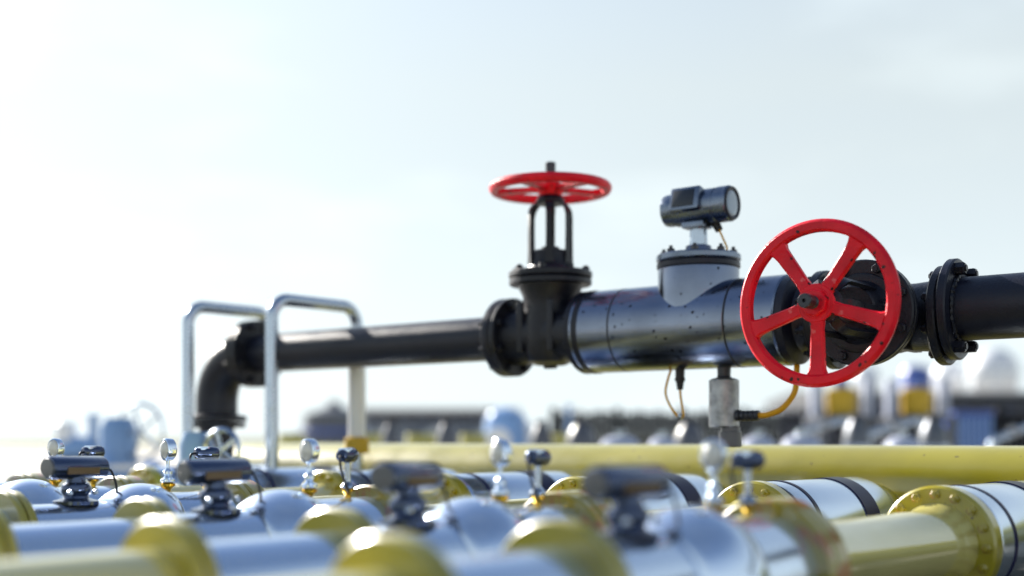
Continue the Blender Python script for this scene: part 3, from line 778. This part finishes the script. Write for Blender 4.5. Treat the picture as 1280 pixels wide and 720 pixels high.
# low sheds
def shed(label, px0, px1, ytop, z, depth, wall_m, nbay, eave=0.5, rz=0):
    x0, x1 = ground_pt(px0, z)[0], ground_pt(px1, z)[0]
    h = hgt(ytop, z); wd = x1 - x0
    t = thing('industrial_shed', label, 'building', ((x0 + x1) / 2, z + depth / 2, 0), rz)
    MB().box(wd, depth, h - eave, T(0, 0, (h - eave) / 2)).build('wall', wall_m, t)
    rf = MB()
    rf._add([(-wd / 2 - .3, -depth / 2 - .4, h - eave), (wd / 2 + .3, -depth / 2 - .4, h - eave), (wd / 2 + .3, depth / 2 + .4, h - eave), (-wd / 2 - .3, depth / 2 + .4, h - eave),
             (-wd / 2 - .3, -depth / 2 - .4, h - eave * 0.45), (wd / 2 + .3, -depth / 2 - .4, h - eave * 0.45), (wd / 2 + .3, 0, h), (-wd / 2 - .3, 0, h),
             (wd / 2 + .3, depth / 2 + .4, h - eave * 0.45), (-wd / 2 - .3, depth / 2 + .4, h - eave * 0.45)],
            [(0, 3, 2, 1), (0, 1, 5, 4), (4, 5, 6, 7), (7, 6, 8, 9), (2, 3, 9, 8), (1, 2, 8, 6, 5), (0, 4, 7, 9, 3)])
    rf.build('roof', M['roof'], t)
    bw = wd / nbay
    for k in range(nbay):
        xx = -wd / 2 + bw * (k + 0.5)
        if k % 3 == 1:
            d = MB().box(bw * 0.6, 0.08, (h - eave) * 0.75, T(xx, -depth / 2 - 0.02, (h - eave) * 0.375)).build('door', M['white'], t)
        else:
            wn = MB().box(bw * 0.6, 0.08, (h - eave) * 0.35, T(xx, -depth / 2 - 0.01, (h - eave) * 0.62)).build('window', M['window'], t)
            MB().box(bw * 0.66, 0.12, 0.06, T(xx, -depth / 2 - 0.04, (h - eave) * 0.43)).build('sill', M['white'], wn)
        MB().box(0.10, 0.14, h - eave - 0.02, T(xx - bw / 2 + 0.05, -depth / 2 - 0.03, (h - eave) / 2 - 0.01)).build('pilaster', M['grey'], t)
    return t
shed('long low pale blue shed with dark roof, far behind left pipe', 452, 640, 507, 42, 7, M['cladding'], 9)
shed('slate blue shed with dark roof behind right handwheel', 1050, 1330, 482, 30, 7, M['navy'], 10)

# dark dome tank
t = thing('dome_tank', 'dark domed tank seen between the hoop rails', 'tank', ground_pt(418, 26), 0)
hh = hgt(506, 26)
MB().lathe([(0, 0.70), (hh * 0.55, 0.70), (hh * 0.86, 0.64), (hh * 0.86, 0.48), (hh * 0.96, 0.25), (hh, 0.05)], ZAX, 40).build('shell', M['grey'], t)
MB().lathe([(hh * 0.5, 0.70), (hh * 0.5 + 0.02, 0.73), (hh * 0.5 + 0.08, 0.73), (hh * 0.5 + 0.1, 0.70)], ZAX, 40).build('ring', M['blue'], t)
MB().lathe([(hh - 0.02, 0.12), (hh + 0.06, 0.12), (hh + 0.09, 0.05)], ZAX, 20).build('vent', M['roof'], t)

# light blue tank block
t = thing('blue_tank', 'pale blue tank with white front pipes in the hazy middle distance', 'tank', ground_pt(632, 16), 0)
hh = hgt(509, 16)
MB().lathe([(0, 0.28), (hh * 0.82, 0.28), (hh * 0.93, 0.22), (hh, 0.08)], ZAX, 36).build('shell', M['lightblue'], t)
MB().lathe([(-0.02, 0.13), (0.20, 0.13), (0.21, 0.17), (0.25, 0.17)], T(-0.1, -0.26, 0.52) @ Matrix.Rotation(R(-90), 4, 'Z'), 24).build('nozzle', M['white'], t)
MB().tube(fillet([(0.33, -0.1, 0), (0.33, -0.1, hh * 0.75), (0.15, -0.05, hh * 0.75)], 0.06), 0.04, 12).build('riser_pipe', M['white'], t)
t = thing('vent_post', 'thin pale blue vent post standing right of the pale blue tank', 'post', ground_pt(711, 16), 0)
MB().lathe([(0, 0.06), (0.02, 0.06), (0.02, 0.028), (hgt(512, 16), 0.028)], ZAX, 16).build('pole', M['lightblue'], t)
MB().lathe([(hgt(512, 16), 0.05), (hgt(510, 16), 0.07), (hgt(506, 16), 0.02)], ZAX, 20).build('cowl', M['lightblue'], t)

# dark bullet-shaped filter housings
def bullet(label, px, ytop, z, wpx, m):
    h = hgt(ytop, z); r_ = wid(wpx, z) / 2
    t = thing('filter_housing', label, 'housing', ground_pt(px, z), 0, 'bullet shaped housings behind the header pipe')
    MB().lathe([(0, r_ * 1.05), (0.03, r_ * 1.05), (0.04, r_), (h * 0.68, r_), (h * 0.80, r_ * 0.86), (h * 0.90, r_ * 0.58), (h * 0.94, r_ * 0.42)], ZAX, 32).build('shell', m, t)
    MB().lathe([(h * 0.93, r_ * 0.46), (h * 0.99, r_ * 0.46), (h, r_ * 0.3)], ZAX, 20).build('cap', M['roof'], t)
    MB().lathe([(h * 0.60, r_), (h * 0.60 + 0.01, r_ * 1.1), (h * 0.60 + 0.03, r_ * 1.1), (h * 0.60 + 0.04, r_)], ZAX, 32).build('clamp_ring', M['rail'], t)
    return t
for px, yt, wp, mm, lb in [(489, 524, 26, 'grey', 'slim dark bullet housing before the long low shed'), (559, 523, 28, 'grey', 'dark bullet housing right of the slim one, before the shed'),
                       (677, 525, 30, 'grey', 'dark bullet housing just right of the pale blue tank'), (727, 524, 40, 'grey', 'broad dark bullet housing at the left fence end'),
                       (862, 523, 40, 'grey', 'grey bullet housing below the looping sensor cable'), (1071, 517, 34, 'iron', 'shiny grey bullet housing below the facing handwheel'),
                       (1167, 517, 36, 'iron', 'shiny grey bullet housing below the right pipe flange')]:
    bullet(lb, px, yt, 10.5, wp, M[mm])

# white rounded vessels behind the header
def vessel(label, px, ytop, z, lpx, rz=0.0):
    h = hgt(ytop, z); l = wid(lpx, z) / 2; r_ = min(0.17, h * 0.4)
    t = thing('white_vessel', label, 'tank', ground_pt(px, z), rz, 'small white vessels behind the header pipe')
    MB().lathe([(-l, 0.02), (-l * 0.95, r_ * 0.4), (-l * 0.8, r_ * 0.78), (-l * 0.5, r_ * 0.97), (-l * 0.3, r_), (l * 0.3, r_), (l * 0.5, r_ * 0.97), (l * 0.8, r_ * 0.78), (l * 0.95, r_ * 0.4), (l, 0.02)], T(0, 0, h - r_), 32).build('shell', M['vessel'], t)
    for s_ in (-1, 1):
        MB().box(0.06, r_ * 1.5, h - r_ * 1.4, T(s_ * l * 0.45, 0, (h - r_ * 1.4) / 2), 0.008).build('saddle', M['grey'], t)
    MB().lathe([(h - 0.02, 0.03), (h + 0.03, 0.03), (h + 0.03, 0.05), (h + 0.045, 0.05)], ZAX, 16).build('nozzle', M['rail'], t)
    return t
for px, yt, lp_, lb in [(775, 545, 56, 'small white vessel right of the broad dark housing'), (828, 546, 40, 'small white vessel left of the sensor cable loop'),
                        (948, 545, 46, 'small white vessel right of the hanging drain pot'), (1002, 544, 54, 'small white vessel under the left rim of the facing wheel'),
                        (1128, 545, 46, 'small white vessel between the two shiny grey housings')]:
    vessel(lb, px, yt, 9.5, lp_)

# palisade fence
zf = 17.0
xf0, xf1 = ground_pt(692, zf)[0], ground_pt(1330, zf)[0]
hf = hgt(514, zf)
t = thing('palisade_fence', 'dark palisade fence across the right background', 'fence', (xf0, zf, 0), 0)
n = 8
for k in range(n + 1):
    MB().box(0.09, 0.09, hf + 0.05, T((xf1 - xf0) * k / n, 0.06, (hf + 0.05) / 2), 0.008).build('post', M['fence'], t)
for z_ in (0.15, hf * 0.8):
    MB().box(xf1 - xf0, 0.04, 0.05, T((xf1 - xf0) / 2, 0.03, z_)).build('rail', M['fence'], t)
sl_ = MB()
ns = int((xf1 - xf0) / 0.075)
for k in range(ns):
    x = (k + 0.5) * (xf1 - xf0) / ns
    hk = hf * random.uniform(0.97, 1.03)
    sl_._add([(x - .034, 0, 0.03), (x + .034, 0, 0.03), (x + .034, 0, hk - .04), (x, 0, hk), (x - .034, 0, hk - .04),
              (x - .034, -.012, 0.03), (x + .034, -.012, 0.03), (x + .034, -.012, hk - .04), (x, -.012, hk), (x - .034, -.012, hk - .04)],
             [(0, 1, 2, 3, 4), (9, 8, 7, 6, 5), (0, 5, 6, 1), (1, 6, 7, 2), (2, 7, 8, 3), (3, 8, 9, 4), (4, 9, 5, 0)])
tag(sl_.build('slats', M['fence'], t), kind='stuff')

# blue ribbed container in front of the fence
zc = 15.5
p = ground_pt(1217, zc); h = hgt(516, zc); wd = wid(48, zc)
t = thing('blue_container', 'ribbed blue container standing before the dark fence', 'container', p, 0)
MB().box(wd, 0.5, h - 0.02, T(0, 0.25, (h - 0.02) / 2), 0.01).build('shell', M['blue'], t)
for k in range(7):
    MB().box(wd / 16, 0.03, h - 0.1, T(-wd / 2 + wd * (k + 0.5) / 7, -0.015, h / 2), 0.005).build('rib', M['lightblue'], t)
MB().box(wd + 0.04, 0.56, 0.04, T(0, 0.25, h), 0.008).build('lid', M['blue'], t)

# yellow dosing tanks between white columns
def dosing(label, px, z):
    t = thing('dosing_skid', label, 'tank', ground_pt(px, z), 0, 'yellow tanks between white columns')
    h0, h1 = hgt(521, z), hgt(485, z); w_ = wid(38, z)
    MB().lathe([(h0, w_ * 0.3), (h0 + 0.03, w_ * 0.48), (h1 - 0.04, w_ * 0.5), (h1, w_ * 0.38)], ZAX, 32).build('tank', M['gold'], t)
    MB().box(w_ * 2.0, 0.7, 0.06, T(0, 0, h0 - 0.03), 0.01).build('deck', M['grey'], t)
    for s_ in (-1, 1):
        for y_ in (-0.28, 0.28):
            MB().box(wid(10, z), 0.12, h0 - 0.06, T(s_ * w_ * 0.86, y_, (h0 - 0.06) / 2), 0.01).build('leg', M['grey'], t)
        MB().box(wid(13, z), 0.14, h1 - h0 + 0.1, T(s_ * w_ * 0.86, 0.0, (h0 + h1) / 2 + 0.05), 0.02).build('column', M['vessel'], t)
    MB().lathe([(h1 - 0.01, 0.07), (h1 + 0.10, 0.07), (h1 + 0.12, 0.03)], ZAX, 20).build('hatch', M['blue'], t)
    return t
dosing('yellow tank between white columns, left one under the handwheel', 1052, 14)
dosing('yellow tank between white columns, right one below the pipe flange', 1146, 14)

# white spherical tanks and blue drums far at the right
def sphere_tank(label, px, py, rpx, z, m='white'):
    r_ = wid(rpx, z); hc = hgt(py, z)
    t = thing('sphere_tank', label, 'tank', ground_pt(px, z), 0, 'round tanks beyond the shed')
    prof = [(hc - r_ * math.cos(R(a)), max(0.02, r_ * math.sin(R(a)))) for a in range(0, 181, 9)]
    MB().lathe(prof, ZAX, 40).build('shell', M[m], t)
    MB().lathe([(hc - 0.05 * r_, r_), (hc - 0.04 * r_, r_ * 1.03), (hc + 0.04 * r_, r_ * 1.03), (hc + 0.05 * r_, r_)], ZAX, 40).build('girdle', M['rail'], t)
    for k in range(6):
        a = 2 * math.pi * k / 6 + 0.3
        MB().tube([(r_ * 0.92 * math.cos(a), r_ * 0.92 * math.sin(a), 0), (r_ * 0.92 * math.cos(a), r_ * 0.92 * math.sin(a), hc)], r_ * 0.07, 10).build('leg', M['white'], t)
    return t
sphere_tank('largest white spherical tank beyond the shed at the right edge', 1242, 466, 31, 46)
sphere_tank('white spherical tank beyond the shed behind the pipe flange', 1186, 472, 20, 48)
sphere_tank('small white spherical tank behind the handwheel rim', 1082, 474, 18, 44)
t = thing('blue_drum_tower', 'deep blue upright drum between the spherical tanks', 'tank', ground_pt(1145, 38), 0)
hh = hgt(457, 38)
MB().lathe([(0, 0.50), (hh * 0.9, 0.50), (hh * 0.97, 0.4), (hh, 0.15)], ZAX, 36).build('shell', M['blue'], t)
MB().lathe([(hh * 0.7, 0.5), (hh * 0.7 + 0.01, 0.53), (hh * 0.7 + 0.12, 0.53), (hh * 0.7 + 0.13, 0.5)], ZAX, 36).build('ring', M['white'], t)

# inclined grey pipes
def slant(label, a, b, z, r_=0.035):
    A, B = at(*a, z), at(*b, z + 0.3)
    base = Vector((A.x, A.y, 0))
    t = thing('slanting_pipe', label, 'pipe', base, 0, 'slanting grey pipes before the fence')
    MB().tube(fillet([(0, 0, 0), (0, 0, A.z - 0.02), B - base, (B.x - base.x + 0.15, B.y - base.y, 0.0)], 0.05), r_, 14).build('pipe', M['rail'], t)
    d = (B - A).normalized()
    MB().tube([A.lerp(B, 0.45) - base, A.lerp(B, 0.45) - base + d * 0.06], r_ * 1.5, 16).build('coupling', M['cast_grey'], t)
slant('grey slanting pipe left of the shiny housings', (1000, 538), (1058, 524), 11.5)
slant('grey slanting pipe between the two shiny housings', (1085, 541), (1150, 524), 11.5)
slant('grey slanting pipe at the right picture edge', (1240, 549), (1292, 531), 11.5)

# low yellow drums
def drum(label, px, z, ytop, wpx):
    h = hgt(ytop, z); r_ = wid(wpx, z) / 2
    t = thing('yellow_drum', label, 'drum', ground_pt(px, z), 0, 'low yellow drums behind the header pipe')
    MB().lathe([(0, r_), (h * 0.33, r_), (h * 0.34, r_ * 1.04), (h * 0.36, r_), (h * 0.66, r_), (h * 0.67, r_ * 1.04), (h * 0.69, r_), (h - 0.02, r_), (h, r_ * 0.95), (h, r_ * 0.8)], ZAX, 32).build('shell', M['yellow'], t)
    MB().lathe([(h - 0.005, r_ * 0.2), (h + 0.02, r_ * 0.2)], T(r_ * 0.4, 0, 0) @ ZAX, 16).build('bung', M['rail'], t)
for px, wp, lb in [(365, 34, 'low yellow drum between the hoop rails'), (462, 34, 'low yellow drum right of the hoop sleeve'), (527, 40, 'low yellow drum between two slim dark housings'),
                   (592, 34, 'low yellow drum left of the pale blue tank'), (702, 30, 'low yellow drum between two dark housings')]:
    drum(lb, px, 12, 542, wp)
